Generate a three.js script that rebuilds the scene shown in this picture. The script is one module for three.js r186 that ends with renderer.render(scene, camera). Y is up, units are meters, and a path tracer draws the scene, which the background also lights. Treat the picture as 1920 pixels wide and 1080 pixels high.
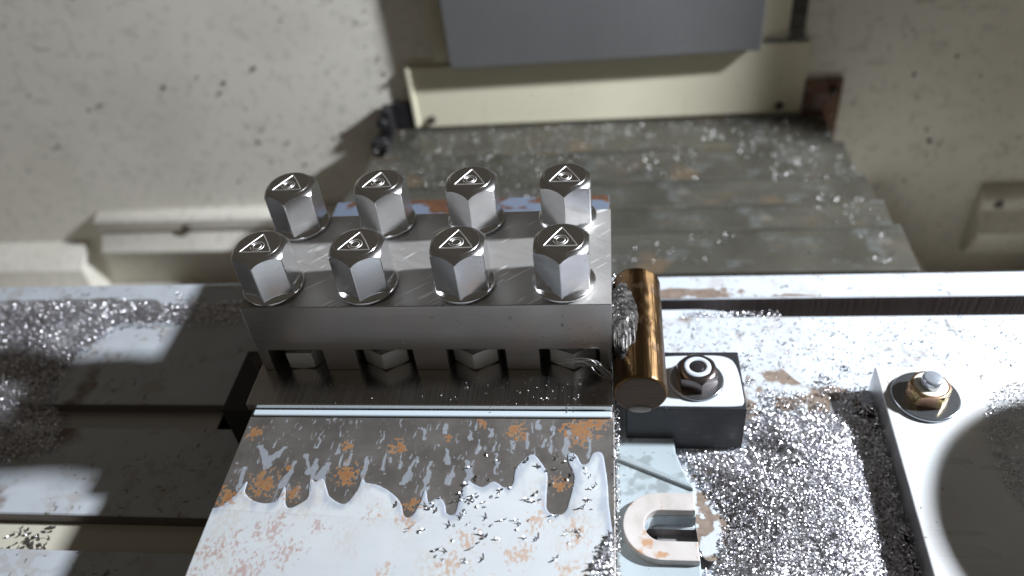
import * as THREE from 'three';
import { mergeGeometries, mergeVertices, toCreasedNormals } from 'three/addons/utils/BufferGeometryUtils.js';
import { RoundedBoxGeometry } from 'three/addons/geometries/RoundedBoxGeometry.js';
import { RectAreaLightUniformsLib } from 'three/addons/lights/RectAreaLightUniformsLib.js';
import { Brush, Evaluator, INTERSECTION } from 'three-bvh-csg';

// ------------------------------------------------------------------ camera, room light, lamp, exposure
// everything below is written in millimetres and scaled by S to metres
const S = 0.001;
const scene = new THREE.Scene();
const camera = new THREE.PerspectiveCamera(39.14, 16 / 9, 0.01, 12);
camera.rotation.order = 'YXZ';
camera.rotation.set(-0.720, 0.169, -0.126);
camera.position.set(20.088 * S, 212.0 * S, 228.35 * S);
camera.focus = 0.318;
camera.userData.fStop = 6.2;

RectAreaLightUniformsLib.init();
scene.background = new THREE.Color().setRGB(0.068, 0.059, 0.048);   // dim hall beyond the open machine
const LAMP = new THREE.Vector3(850, 520, -105), AIM = new THREE.Vector3(-20, -40, -60);
const lampLight = new THREE.RectAreaLight(new THREE.Color().setRGB(0.945, 0.985, 1.04), 2700, 70 * S, 50 * S);
lampLight.position.copy(LAMP).multiplyScalar(S);
lampLight.lookAt(AIM.clone().multiplyScalar(S));
lampLight.name = 'work_lamp_beam';
scene.add(lampLight);

const renderer = new THREE.WebGLRenderer({ antialias: true });
renderer.toneMapping = THREE.LinearToneMapping;
renderer.toneMappingExposure = 1.0;
renderer.shadowMap.enabled = true;

// ------------------------------------------------------------------ helpers
function rng(seed) { let a = seed >>> 0; return () => { a = (a + 0x6d2b79f5) | 0; let t = Math.imul(a ^ (a >>> 15), 1 | a); t = (t + Math.imul(t ^ (t >>> 7), 61 | t)) ^ t; return ((t ^ (t >>> 14)) >>> 0) / 4294967296; }; }
const clamp = (x, a = 0, b = 1) => Math.min(b, Math.max(a, x));
const sstep = (a, b, x) => { const t = clamp((x - a) / (b - a)); return t * t * (3 - 2 * t); };
const mix = (a, b, t) => a + (b - a) * t;
const mix3 = (a, b, t) => [mix(a[0], b[0], t), mix(a[1], b[1], t), mix(a[2], b[2], t)];
function hash(x, y, s) { let h = Math.imul(x, 374761393) ^ Math.imul(y, 668265263) ^ Math.imul(s, 2147483647 ^ 40503); h = Math.imul(h ^ (h >>> 13), 1274126177); h ^= h >>> 16; return (h >>> 0) / 4294967296; }
// value noise; px, py = period in cells (0 = none)
function vn(x, y, s = 0, px = 0, py = 0) {
  const ix = Math.floor(x), iy = Math.floor(y), fx = x - ix, fy = y - iy, u = fx * fx * (3 - 2 * fx), v = fy * fy * (3 - 2 * fy);
  const m = (a, p) => (p ? ((a % p) + p) % p : a);
  const x0 = m(ix, px), x1 = m(ix + 1, px), y0 = m(iy, py), y1 = m(iy + 1, py);
  return mix(mix(hash(x0, y0, s), hash(x1, y0, s), u), mix(hash(x0, y1, s), hash(x1, y1, s), u), v);
}
function fbm(x, y, s = 0, oct = 4, px = 0, py = 0) { let a = 0.5, r = 0, n = 0; for (let i = 0; i < oct; i++) { r += a * vn(x, y, s + i * 17, px, py); n += a; a *= 0.5; x *= 2; y *= 2; px *= 2; py *= 2; } return r / n; }
const toS = (c) => (c <= 0.0031308 ? c * 12.92 : 1.055 * Math.pow(c, 1 / 2.4) - 0.055);
// fn(u, v) with u, v in 0..1 -> { c: linear colour, r: roughness, m: metalness, h: height }
function texSet(w, h, fn, tile = true) {
  const col = new Uint8Array(w * h * 4), orm = new Uint8Array(w * h * 4), bump = new Uint8Array(w * h * 4);
  for (let y = 0; y < h; y++) for (let x = 0; x < w; x++) {
    const o = fn((x + 0.5) / w, (y + 0.5) / h), i = (y * w + x) * 4;
    for (let k = 0; k < 3; k++) { col[i + k] = 255 * clamp(toS(clamp(o.c[k]))); bump[i + k] = 255 * clamp(o.h ?? 0.5); }
    orm[i] = 255; orm[i + 1] = 255 * clamp(o.r); orm[i + 2] = 255 * clamp(o.m ?? 0);
    col[i + 3] = orm[i + 3] = bump[i + 3] = 255;
  }
  const mk = (d, srgb) => { const t = new THREE.DataTexture(d, w, h, THREE.RGBAFormat); t.wrapS = t.wrapT = tile ? THREE.RepeatWrapping : THREE.ClampToEdgeWrapping; t.magFilter = THREE.LinearFilter; t.minFilter = THREE.LinearMipmapLinearFilter; t.generateMipmaps = true; if (srgb) t.colorSpace = THREE.SRGBColorSpace; t.needsUpdate = true; return t; };
  return { map: mk(col, true), orm: mk(orm), bump: mk(bump) };
}
function texMat(t, bumpMM = 0, extra = {}) {
  const m = new THREE.MeshPhysicalMaterial({ map: t.map, roughnessMap: t.orm, metalnessMap: t.orm, roughness: 1, metalness: 1, ...extra });
  if (bumpMM) { m.bumpMap = t.bump; m.bumpScale = bumpMM * S; }
  return m;
}
const plain = (c, rough, metal = 0, extra = {}) => new THREE.MeshPhysicalMaterial({ color: new THREE.Color().setRGB(...c), roughness: rough, metalness: metal, ...extra });

// box-projected uv in mm / size, from the geometry in mm
function boxUV(g0, size, ox = 0, oy = 0) {
  const g = g0.index ? g0.toNonIndexed() : g0, p = g.attributes.position, uv = new Float32Array(p.count * 2);
  const a = new THREE.Vector3(), b = new THREE.Vector3(), c = new THREE.Vector3();
  for (let i = 0; i < p.count; i += 3) {
    a.fromBufferAttribute(p, i); b.fromBufferAttribute(p, i + 1); c.fromBufferAttribute(p, i + 2);
    const n = b.clone().sub(a).cross(c.clone().sub(a)), ax = Math.abs(n.x), ay = Math.abs(n.y), az = Math.abs(n.z);
    for (let k = 0; k < 3; k++) {
      const q = [a, b, c][k], j = (i + k) * 2;
      if (ay >= ax && ay >= az) { uv[j] = q.x; uv[j + 1] = q.z; } else if (az >= ax) { uv[j] = q.x; uv[j + 1] = -q.y; } else { uv[j] = q.z; uv[j + 1] = -q.y; }
      uv[j] = (uv[j] - ox) / size; uv[j + 1] = (uv[j + 1] - oy) / size;
    }
  }
  g.setAttribute('uv', new THREE.BufferAttribute(uv, 2));
  return g;
}
function pick(g, ids) { const q = new THREE.BufferGeometry(); for (const k of ['position', 'normal', 'uv']) { const a = g.attributes[k], d = new Float32Array(ids.length * a.itemSize); ids.forEach((id, j) => { for (let c = 0; c < a.itemSize; c++) d[j * a.itemSize + c] = a.array[id * a.itemSize + c]; }); q.setAttribute(k, new THREE.BufferAttribute(d, a.itemSize)); } return q; }
// planar uv over x..z rectangle
function planUV(g0, x0, z0, w, d) {
  const g = g0.index ? g0.toNonIndexed() : g0, p = g.attributes.position, uv = new Float32Array(p.count * 2);
  for (let i = 0; i < p.count; i++) { uv[i * 2] = (p.getX(i) - x0) / w; uv[i * 2 + 1] = (p.getZ(i) - z0) / d; }
  g.setAttribute('uv', new THREE.BufferAttribute(uv, 2));
  return g;
}
const used = {};
function numbered(n) { const k = used[n] ?? 0; used[n] = k + 1; return k ? `${n}_${String(k).padStart(3, '0')}` : n; }
function tag(o, label, category, group, kind) { if (label) o.userData.label = label; if (category) o.userData.category = category; if (group) o.userData.group = group; if (kind) o.userData.kind = kind; return o; }
// mesh from geometries in mm, in the parent's own frame
function mesh(name, geo, mat, parent = scene) {
  let g = Array.isArray(geo) ? mergeGeometries(geo.map((q) => { const r = q.index ? q.toNonIndexed() : q.clone(); for (const k of Object.keys(r.attributes)) if (!['position', 'normal', 'uv'].includes(k)) r.deleteAttribute(k); return r; })) : geo.clone();
  g.scale(S, S, S);
  const m = new THREE.Mesh(g, mat); m.name = parent === scene ? numbered(name) : name; m.castShadow = m.receiveShadow = true; parent.add(m); return m;
}
function thing(name, label, category, pos = [0, 0, 0], group) { const o = new THREE.Group(); o.name = numbered(name); o.position.set(pos[0] * S, pos[1] * S, pos[2] * S); scene.add(o); return tag(o, label, category, group); }
// the rear assembly (wall, column, way cover) is drawn at 4:5 and set at full size well behind the table
function rear(o) { o.scale.setScalar(1.25); o.position.set(-5.0 * S, -53.0 * S, -57.1 * S); return o; }
function box(x0, x1, y0, y1, z0, z1, r = 0.5, seg = 2) { return new RoundedBoxGeometry(x1 - x0, y1 - y0, z1 - z0, seg, Math.min(r, (x1 - x0) / 2.1, (y1 - y0) / 2.1, (z1 - z0) / 2.1)).translate((x0 + x1) / 2, (y0 + y1) / 2, (z0 + z1) / 2); }
// flat outline in x,z extruded in y from y0 up, rounded by bevel b
function slab(pts, y0, h, b = 0.3, holes = [], seg = 2, smooth = false) {
  const V = (q) => new THREE.Vector2(q[0], -q[1]);
  const s = smooth ? new THREE.Shape(new THREE.SplineCurve([...pts, pts[0]].map(V)).getPoints(pts.length * 5).slice(0, -1)) : new THREE.Shape(pts.map(V));
  for (const ho of holes) s.holes.push(new THREE.Path(ho.map(V)));
  const g = new THREE.ExtrudeGeometry(s, { depth: Math.max(h - 2 * b, 0.01), bevelEnabled: b > 0, bevelThickness: b, bevelSize: b, bevelOffset: -b, bevelSegments: seg, curveSegments: 24 });
  return g.rotateX(-Math.PI / 2).translate(0, y0 + b, 0);
}
// prism of outline points {x,z,nx,nz} (counter-clockwise seen from above) between two heights
function prism(o, y0, y1) {
  const P = [], N = [], U = [], n = o.length, put = (x, y, z, a, b, c) => { P.push(x, y, z); N.push(a, b, c); U.push(x / 20, (y + z) / 20); };
  for (let i = 0; i < n; i++) {
    const a = o[i], b = o[(i + 1) % n];
    put(a.x, y0, a.z, a.nx, 0, a.nz); put(b.x, y0, b.z, b.nx, 0, b.nz); put(b.x, y1, b.z, b.nx, 0, b.nz);
    put(a.x, y0, a.z, a.nx, 0, a.nz); put(b.x, y1, b.z, b.nx, 0, b.nz); put(a.x, y1, a.z, a.nx, 0, a.nz);
    put(0, y1, 0, 0, 1, 0); put(a.x, y1, a.z, 0, 1, 0); put(b.x, y1, b.z, 0, 1, 0);
    put(0, y0, 0, 0, -1, 0); put(b.x, y0, b.z, 0, -1, 0); put(a.x, y0, a.z, 0, -1, 0);
  }
  const g = new THREE.BufferGeometry();
  g.setAttribute('position', new THREE.Float32BufferAttribute(P, 3)); g.setAttribute('normal', new THREE.Float32BufferAttribute(N, 3)); g.setAttribute('uv', new THREE.Float32BufferAttribute(U, 2));
  return g;
}
function hexOutline(af, r, rot = 0) {   // a corner at +z when rot is 0
  const out = [], R = af / Math.sqrt(3), k = R - r / Math.cos(Math.PI / 6);
  for (let i = 0; i < 6; i++) {
    const t = rot + i * Math.PI / 3;
    for (let j = 0; j <= 4; j++) { const a = t - Math.PI / 6 + j * Math.PI / 12; out.push({ x: Math.sin(t) * k + Math.sin(a) * r, z: Math.cos(t) * k + Math.cos(a) * r, nx: Math.sin(a), nz: Math.cos(a) }); }
  }
  return out;
}
const lathe = (pts, seg = 96) => new THREE.LatheGeometry(pts.map((p) => new THREE.Vector2(p[0], p[1])), seg);
const csg = new Evaluator(); csg.useGroups = false; csg.attributes = ['position', 'normal', 'uv'];
function meet(a, b) { const A = new Brush(a.index ? a.toNonIndexed() : a), B = new Brush(b.index ? b.toNonIndexed() : b); A.updateMatrixWorld(); B.updateMatrixWorld(); return csg.evaluate(A, B, INTERSECTION).geometry; }
function hexBody(af, r, profile, y0, y1, rot = 0) { return meet(prism(hexOutline(af, r, rot), y0, y1), lathe(profile, 144)); }
function tube(pts, r, seg = 24, rad = 6) { return new THREE.TubeGeometry(new THREE.CatmullRomCurve3(pts.map((p) => new THREE.Vector3(...p))), seg, r, rad); }

// metal chips: curled slivers, three shapes
function chipGeo(len, wid, curl, twist, th = 0.12) {
  const n = 4, P = [], I = [];
  for (let i = 0; i <= n; i++) {
    const t = i / n - 0.5, a = t * curl, x = curl ? Math.sin(a) * len / curl : t * len, y = curl ? (1 - Math.cos(a)) * len / curl : 0, w = wid * (1 - 1.1 * t * t) * 0.5, tw = t * twist;
    P.push(x, y - Math.sin(tw) * w, -Math.cos(tw) * w, x, y + th, 0, x, y + Math.sin(tw) * w, Math.cos(tw) * w);
    if (i < n) { const b = i * 3; I.push(b, b + 1, b + 3, b + 1, b + 4, b + 3, b + 1, b + 2, b + 4, b + 2, b + 5, b + 4); }
  }
  const g = new THREE.BufferGeometry(); g.setAttribute('position', new THREE.Float32BufferAttribute(P, 3)); g.setIndex(I); g.computeVertexNormals();
  g.setAttribute('uv', new THREE.Float32BufferAttribute(new Float32Array(P.length / 3 * 2), 2));
  return g;
}
const chipShapes = [chipGeo(2.6, 1.1, 1.9, 0.7), chipGeo(1.9, 1.3, 1.2, -0.5), chipGeo(3.4, 0.7, 2.6, 1.2)];
// place(rnd, i) -> { x, y, z, s, tilt, yaw?, normal? } ; one InstancedMesh per shape under one group
function chips(name, label, category, n, seed, place, mat, tint, shapes = [0, 1, 2]) {
  const rnd = rng(seed), root = thing(name, label, category); root.userData.kind = 'stuff';
  const lists = shapes.map(() => []);
  for (let i = 0; i < n; i++) { const p = place(rnd, i); if (p) lists[Math.floor(rnd() * shapes.length)].push(p); }
  lists.forEach((L, k) => {
    if (!L.length) return;
    const g = chipShapes[shapes[k]].clone(); g.scale(S, S, S);
    const im = new THREE.InstancedMesh(g, mat, L.length); im.name = 'chip'; im.userData.kind = 'stuff'; im.castShadow = im.receiveShadow = true;
    const M = new THREE.Matrix4(), q = new THREE.Quaternion(), q2 = new THREE.Quaternion(), e = new THREE.Euler(), c = new THREE.Color();
    L.forEach((p, i) => {
      const t = p.tilt ?? 0.5;
      e.set((rnd() - 0.5) * 2 * t, rnd() * 6.283, (rnd() - 0.5) * 2 * t, 'XYZ'); q.setFromEuler(e);
      if (p.normal) { q2.setFromUnitVectors(new THREE.Vector3(0, 1, 0), p.normal); q.premultiply(q2); }
      if (rnd() < (p.flip ?? 0.4)) q.multiply(q2.setFromAxisAngle(new THREE.Vector3(1, 0, 0), Math.PI));
      const s = p.s * (0.6 + 0.8 * rnd());
      M.compose(new THREE.Vector3(p.x * S, p.y * S, p.z * S), q, new THREE.Vector3(s, s, s)); im.setMatrixAt(i, M);
      const b = tint ? tint(rnd) : [1, 1, 1]; im.setColorAt(i, c.setRGB(...b));
    });
    root.add(im);
  });
  return root;
}
const inPoly = (x, z, P) => { let c = false; for (let i = 0, j = P.length - 1; i < P.length; j = i++) { const [xi, zi] = P[i], [xj, zj] = P[j]; if ((zi > z) !== (zj > z) && x < ((xj - xi) * (z - zi)) / (zj - zi) + xi) c = !c; } return c; };
const edgeDist = (x, z, P) => { let d = 1e9; for (let i = 0, j = P.length - 1; i < P.length; j = i++) { const [ax, az] = P[j], [bx, bz] = P[i], t = clamp(((x - ax) * (bx - ax) + (z - az) * (bz - az)) / ((bx - ax) ** 2 + (bz - az) ** 2)); d = Math.min(d, Math.hypot(x - ax - t * (bx - ax), z - az - t * (bz - az))); } return d; };

// ------------------------------------------------------------------ materials
const STEEL = [0.50, 0.49, 0.475], COOL = [0.55, 0.60, 0.655];
// cream enamel with grime specks
const tPaint = texSet(1024, 1024, (u, v) => {
  const g = fbm(u * 6, v * 6, 3, 5, 6, 6), f = fbm(u * 60, v * 60, 9, 3, 60, 60), sp = vn(u * 90, v * 90, 21, 90, 90), big = vn(u * 30, v * 30, 25, 30, 30);
  let c = mix3([0.80, 0.775, 0.70], [0.73, 0.705, 0.63], sstep(0.35, 0.75, g));
  c = mix3(c, [0.45, 0.44, 0.38], 0.35 * sstep(0.55, 0.8, f));
  c = mix3(c, [0.12, 0.11, 0.09], 0.5 * sstep(0.955, 0.99, sp) * sstep(0.45, 0.6, g));
  c = mix3(c, [0.2, 0.19, 0.16], 0.4 * sstep(0.965, 0.995, big));
  return { c, r: 0.42 + 0.2 * f, m: 0, h: 0.5 + 0.2 * (f - 0.5) };
});
const mPaint = texMat(tPaint, 0.15);
const tCream = texSet(512, 512, (u, v) => {
  const g = fbm(u * 5, v * 5, 31, 5, 5, 5), sp = vn(u * 50, v * 50, 33, 50, 50), st = fbm(u * 14, v * 2, 37, 4, 14, 2);
  let c = mix3([0.84, 0.80, 0.63], [0.76, 0.72, 0.55], g);
  c = mix3(c, [0.42, 0.30, 0.12], 0.6 * sstep(0.66, 0.8, st));
  c = mix3(c, [0.14, 0.12, 0.08], 0.7 * sstep(0.94, 0.99, sp));
  return { c, r: 0.4 + 0.15 * g, m: 0, h: g };
});
const mCream = texMat(tCream, 0.1);
// machine table: milky coolant film over brown cast iron, dark grit
const tTable = texSet(1024, 1024, (u, v) => {
  const g = fbm(u * 5, v * 5, 41, 5, 5, 5), w = fbm(u * 16, v * 16, 47, 4, 16, 16), sp = vn(u * 110, v * 110, 43, 110, 110), sp2 = fbm(u * 45, v * 45, 49, 3, 45, 45);
  const film = sstep(0.24, 0.36, g * 0.6 + w * 0.4);
  let c = mix3([0.20, 0.15, 0.12], mix3(COOL, [0.47, 0.505, 0.55], w), film);
  c = mix3(c, [0.40, 0.37, 0.34], 0.5 * sstep(0.52, 0.7, sp2) * sstep(0.4, 0.6, w));
  c = mix3(c, [0.08, 0.07, 0.06], 0.7 * sstep(0.84, 0.96, sp) * sstep(0.42, 0.6, w));
  return { c, r: mix(0.42, 0.16, film) + 0.12 * sp2, m: 0, h: film * 0.6 + 0.3 * w };
});
const mTable = texMat(tTable, 0.25);
const mIronDark = texMat(texSet(512, 512, (u, v) => { const g = fbm(u * 10, v * 10, 51, 5, 10, 10), sp = vn(u * 80, v * 80, 53, 80, 80); return { c: mix3(mix3([0.055, 0.045, 0.04], [0.10, 0.075, 0.06], g), [0.25, 0.2, 0.16], 0.6 * sstep(0.93, 0.99, sp)), r: 0.5 + 0.2 * g, m: 0.3, h: g }; }), 0.2);
const mSlot = texMat(texSet(512, 512, (u, v) => { const g = fbm(u * 10, v * 10, 271, 5, 10, 10), l = vn(u * 120, v * 5, 273, 120, 5); return { c: mix3([0.15, 0.125, 0.12], [0.23, 0.20, 0.195], 0.6 * g + 0.4 * l), r: 0.5, m: 0.2, h: l }; }), 0.1);
const mBlack = texMat(texSet(512, 512, (u, v) => { const g = fbm(u * 8, v * 8, 55, 4, 8, 8), l = vn(u * 6, v * 150, 57, 6, 150), sp = vn(u * 70, v * 70, 59, 70, 70); return { c: mix3(mix3([0.018, 0.018, 0.021], [0.032, 0.031, 0.034], g), [0.35, 0.37, 0.4], 0.55 * sstep(0.955, 0.99, sp)), r: 0.34 + 0.2 * l, m: 0.2, h: l }; }), 0.05);
// ground steel of the fixture: diagonal scratches, fine grinding lines
const tGround = texSet(1024, 1024, (u, v) => {
  const a = (u * 0.86 + v * 1.0), b = (v * 0.9 - u * 0.6), l1 = Math.max(vn((v - u) * 7, (u + v * 1.25) * 95 + vn(u * 4, v * 4, 60) * 3, 61), vn((v * 0.8 - u) * 11, (u * 0.9 + v * 0.9) * 60, 62) - 0.03), l2 = vn(a * 30, b * 420, 63), g = fbm(u * 5, v * 5, 65, 4, 5, 5), curl = Math.abs(vn(u * 9, v * 9, 67) - 0.5);
  const scr = sstep(0.84, 0.95, l1), fine = l2, ring = sstep(0.012, 0.0, curl) * sstep(0.55, 0.7, g);
  return { c: mix3(mix3([0.60, 0.59, 0.58], [0.46, 0.445, 0.43], g), [0.88, 0.87, 0.86], scr * 0.8), r: 0.42 + 0.14 * g + 0.10 * fine + 0.12 * scr, m: 0.78, h: 0.5 + 0.5 * (fine - 0.5) - 0.35 * scr - 0.3 * ring };
});
const mGround = texMat(tGround, 0.06);
const mGroundFront = texMat(texSet(512, 512, (u, v) => { const l = vn(u * 5, v * 260, 71, 5, 260), g = fbm(u * 6, v * 6, 73, 4, 6, 6), sp = vn(u * 60, v * 60, 75, 60, 60); return { c: mix3(mix3([0.52, 0.505, 0.495], [0.40, 0.385, 0.37], g), [0.55, 0.58, 0.62], 0.5 * sstep(0.96, 0.99, sp)), r: 0.24 + 0.10 * g + 0.08 * l, m: 1, h: l }; }), 0.02);
const mPlate = texMat(texSet(1024, 512, (u, v) => { const l = vn(u * 300, v * 6, 81, 300, 6), g = fbm(u * 8, v * 8, 83, 4, 8, 8); return { c: mix3([0.54, 0.525, 0.51], [0.44, 0.42, 0.405], g * 0.8), r: 0.19 + 0.09 * g + 0.06 * l, m: 1, h: l }; }), 0.015);
// polished lug nut steel
const mNut = texMat(texSet(512, 512, (u, v) => { const l = vn(u * 4, v * 120, 91, 4, 120), g = fbm(u * 7, v * 7, 93, 4, 7, 7), d = sstep(0.78, 0.9, fbm(u * 26, v * 26, 95, 3, 26, 26)); return { c: mix3([0.72, 0.725, 0.735], [0.62, 0.625, 0.635], g), r: 0.15 + 0.07 * g + 0.1 * d + 0.05 * l, m: 1, h: 0.6 + 0.2 * l - 0.3 * d }; }), 0.012);
const mNutTop = plain([0.73, 0.735, 0.745], 0.2, 1), mNutLine = plain([0.92, 0.91, 0.9], 0.5, 1);
const mZinc = texMat(texSet(256, 256, (u, v) => { const g = fbm(u * 9, v * 9, 97, 4, 9, 9); return { c: mix3([0.86, 0.88, 0.87], [0.72, 0.74, 0.74], g), r: 0.26 + 0.2 * g, m: 0.85, h: g }; }), 0.05);
const mYellowZinc = texMat(texSet(256, 256, (u, v) => { const g = fbm(u * 5, v * 5, 101, 4, 5, 5); return { c: mix3([0.66, 0.50, 0.24], [0.55, 0.34, 0.24], sstep(0.35, 0.65, g)), r: 0.22 + 0.15 * g, m: 1, h: g }; }), 0.03);
const mCoolant = plain(COOL, 0.09, 0, { specularIntensity: 0.9 });
const mChip = plain([0.80, 0.80, 0.82], 0.36, 1), mChipBed = plain([0.55, 0.55, 0.56], 0.5, 0.9), mGrit = plain([0.10, 0.095, 0.09], 0.6, 0.3);

// vise bed: steel, rust blooms, coolant splashes; x -132..20, z 18..112
const BED = { x0: -132, z0: 18, w: 152, d: 94 };
const rust = [[-115.3, 54.9, 6], [-102.2, 59.4, 3.6], [-83.5, 50.2, 5], [-65.9, 37.8, 4], [-128.2, 61.2, 4.5], [-19.4, 28.9, 4.6], [-33.2, 25.5, 2.6], [6.1, 27.5, 8], [-55.9, 63.1, 3.2], [-1.2, 53.8, 3.6], [-86.6, 37.5, 2.6], [-127, 31, 3.2], [14, 24, 4], [-108, 48, 2], [-46, 33, 1.6]];
const stains = [[-125, 83.6, 5], [-117.8, 81.3, 5], [-105.9, 74.4, 6], [-32.2, 76.7, 5], [-14.7, 82.4, 5], [-38.3, 87.1, 6], [5.3, 73.5, 5], [-8.1, 69.7, 4], [-56.2, 69.0, 5], [-69.3, 66.8, 3.5], [-98, 84, 6], [-88, 73, 3], [-110, 92, 7], [-128, 95, 5], [-60, 90, 3], [-20, 95, 4], [3, 88, 4], [-4, 62, 3]];
const runs = [[-97.2, 44, -96.6, 56, 1.3], [-92.2, 47, -92.4, 55, 1.1], [-76.9, 42.5, -76.2, 56, 1.1], [-52, 49, -51.4, 59, 1.0], [-36.2, 44.5, -35.6, 55, 1.3], [-122.5, 37.8, -117.6, 45, 1.5], [-112.3, 38.4, -116.4, 45, 1.6], [-117.1, 43, -116.6, 46.6, 2.0], [-125.4, 48.5, -124.3, 58, 1.1], [-105.7, 45.2, -107.2, 56, 1.4], [-102.2, 41.4, -98.6, 50, 1.0], [-92, 45.7, -94, 52, 1.2], [-83.5, 41.1, -84.4, 45.6, 1.0], [-57.3, 42.2, -60.4, 54, 0.9], [-51.6, 44.3, -51.2, 53, 1.0], [-45.7, 38.5, -45.1, 44.2, 1.2], [-42, 46.4, -43.1, 53.6, 1.0], [-37.1, 44.1, -35.2, 50, 1.6], [-33.7, 33.5, -33.9, 39.6, 0.6], [1.2, 29.3, 0.4, 39.8, 1.2], [0.2, 29.2, 2.6, 29.4, 1.2], [-5, 23.8, -5.5, 39.2, 0.5], [-11, 23.9, -10.3, 27, 1.1], [-20.2, 34.1, -19.4, 37.1, 0.8], [-70, 40, -69.4, 48, 0.6], [-64, 39, -63.6, 47, 0.5], [-90, 36, -89.7, 41, 0.5], [-26, 40, -25.6, 49, 0.6], [-15, 30, -14.7, 37, 0.5], [9, 33, 9.3, 41, 0.8], [-30, 28, -29.4, 31, 0.9], [-38, 29, -37.4, 33, 0.7], [-48, 26, -47.7, 30, 0.7], [-57, 28, -56, 33, 0.7], [-73, 31, -72.7, 35, 0.5], [-99, 33, -98.6, 38, 0.5], [-8, 33, -8.2, 36, 0.8]];
{ const r = rng(77); for (let i = 0; i < 70; i++) { const x = -128 + r() * 144, z = 23 + Math.pow(r(), 1.3) * 34, l = 0.4 + r() * 5; runs.push([x, z, x + (r() - 0.5) * 0.8, z + l, 0.1 + r() * r() * 0.4]); } }
const runDist = (x, z) => { let m = -9; for (const [ax, az, bx, bz, w] of runs) { if (x < Math.min(ax, bx) - 3 || x > Math.max(ax, bx) + 3 || z < Math.min(az, bz) - 3 || z > Math.max(az, bz) + 3) continue; const t = clamp(((x - ax) * (bx - ax) + (z - az) * (bz - az)) / ((bx - ax) ** 2 + (bz - az) ** 2)), d = Math.hypot(x - ax - t * (bx - ax), z - az - t * (bz - az)); m = Math.max(m, w * (0.55 + 0.6 * t) - d); } return m; };
const bedHeat = (x, z, L, seed, k) => { let m = 0; for (const [cx, cz, r] of L) { const d = Math.hypot(x - cx, z - cz) / r; if (d < 1.7) m = Math.max(m, (1.25 - d) + (fbm(x * 0.9, z * 0.9, seed, 4) - 0.5) * k); } return m; };
const tBed = texSet(1536, 950, (u, v) => {
  const x = BED.x0 + u * BED.w, z = BED.z0 + v * BED.d, g = fbm(x * 0.12, z * 0.12, 111, 5), f = fbm(x * 0.7, z * 0.35, 113, 4), st = vn(x * 2.2, z * 0.12, 115), arc = vn(Math.hypot(x + 60, z + 170) * 3.5, 0.5, 117);
  let c = mix3([0.25, 0.232, 0.218], [0.38, 0.355, 0.335], g); c = mix3(c, [0.44, 0.42, 0.395], 0.5 * sstep(0.62, 0.95, arc) * sstep(0.4, 0.65, g));
  c = mix3(c, [0.36, 0.36, 0.34], 0.5 * sstep(0.58, 0.72, f) * sstep(0.45, 0.6, vn(x * 0.15, z * 0.15, 119)));
  let r = 0.36 + 0.16 * g, m = 0.8, h = 0.4 + 0.1 * arc;
  const run = sstep(-0.35, 0.25, runDist(x + (vn(x * 0.7, z * 0.4, 133) - 0.5) * 1.6, z) + (fbm(x * 1.6, z * 0.6, 135, 3) - 0.5) * 1.0);
  const wet = 0.7 * run + 0.6 * sstep(0.74, 0.9, fbm(x * 0.55, z * 0.16, 121, 3)) * 0.9 + 0.6 * sstep(0.9, 0.97, vn(x * 1.1, z * 0.5, 123));
  c = mix3(c, [0.30, 0.345, 0.41], clamp(wet)); m *= 1 - clamp(wet); r = mix(r, 0.12, clamp(wet)); h += 0.2 * wet;
  const ru = sstep(0.46, 0.66, bedHeat(x, z, rust, 127, 2.6)), hue = vn(x * 0.8, z * 0.8, 131);
  c = mix3(c, mix3([0.215, 0.078, 0.012], [0.25, 0.125, 0.04], hue), ru * 0.9); m *= 1 - ru; r = mix(r, 0.75, ru); h += 0.25 * ru;
  return { c, r, m, h };
}, false);
const mBed = texMat(tBed, 0.12);
const sheetEdge = [[-131.6, 67], [-129, 66], [-125, 61], [-122.5, 55], [-121.5, 60], [-115, 64], [-108, 63.5], [-106.5, 57], [-104, 64.5], [-101, 66], [-96, 62], [-96.5, 57], [-97, 53.5], [-95, 54.5], [-92.5, 53], [-90, 57], [-87.5, 61], [-81, 64], [-77.5, 58], [-76.8, 53], [-75, 54.5], [-70, 55.5], [-64, 59], [-60, 63], [-57.5, 68.5], [-54.5, 68.5], [-52.4, 63], [-51.4, 57.5], [-49.5, 62.5], [-46, 60.5], [-43.4, 63], [-42, 67], [-38.6, 67], [-37.6, 58], [-35.8, 53], [-34, 54], [-30, 55.5], [-26, 53], [-22, 55.5], [-18.6, 54], [-18, 47], [-14.6, 42], [-12, 40.5], [-9, 44], [-6.4, 49], [-6.2, 56], [-5.8, 64], [-3, 66.5], [1.2, 65.5], [3.2, 58], [4.2, 50], [2, 44], [1.6, 40], [4, 40], [6.4, 44.5], [9, 44], [11, 39.5], [14, 39.5], [15.2, 46], [16, 53], [16.4, 62], [17.6, 73]];
const sheetLoop = [...sheetEdge, [40, 100], [40, 400], [-200, 400], [-200, 100]];
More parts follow.
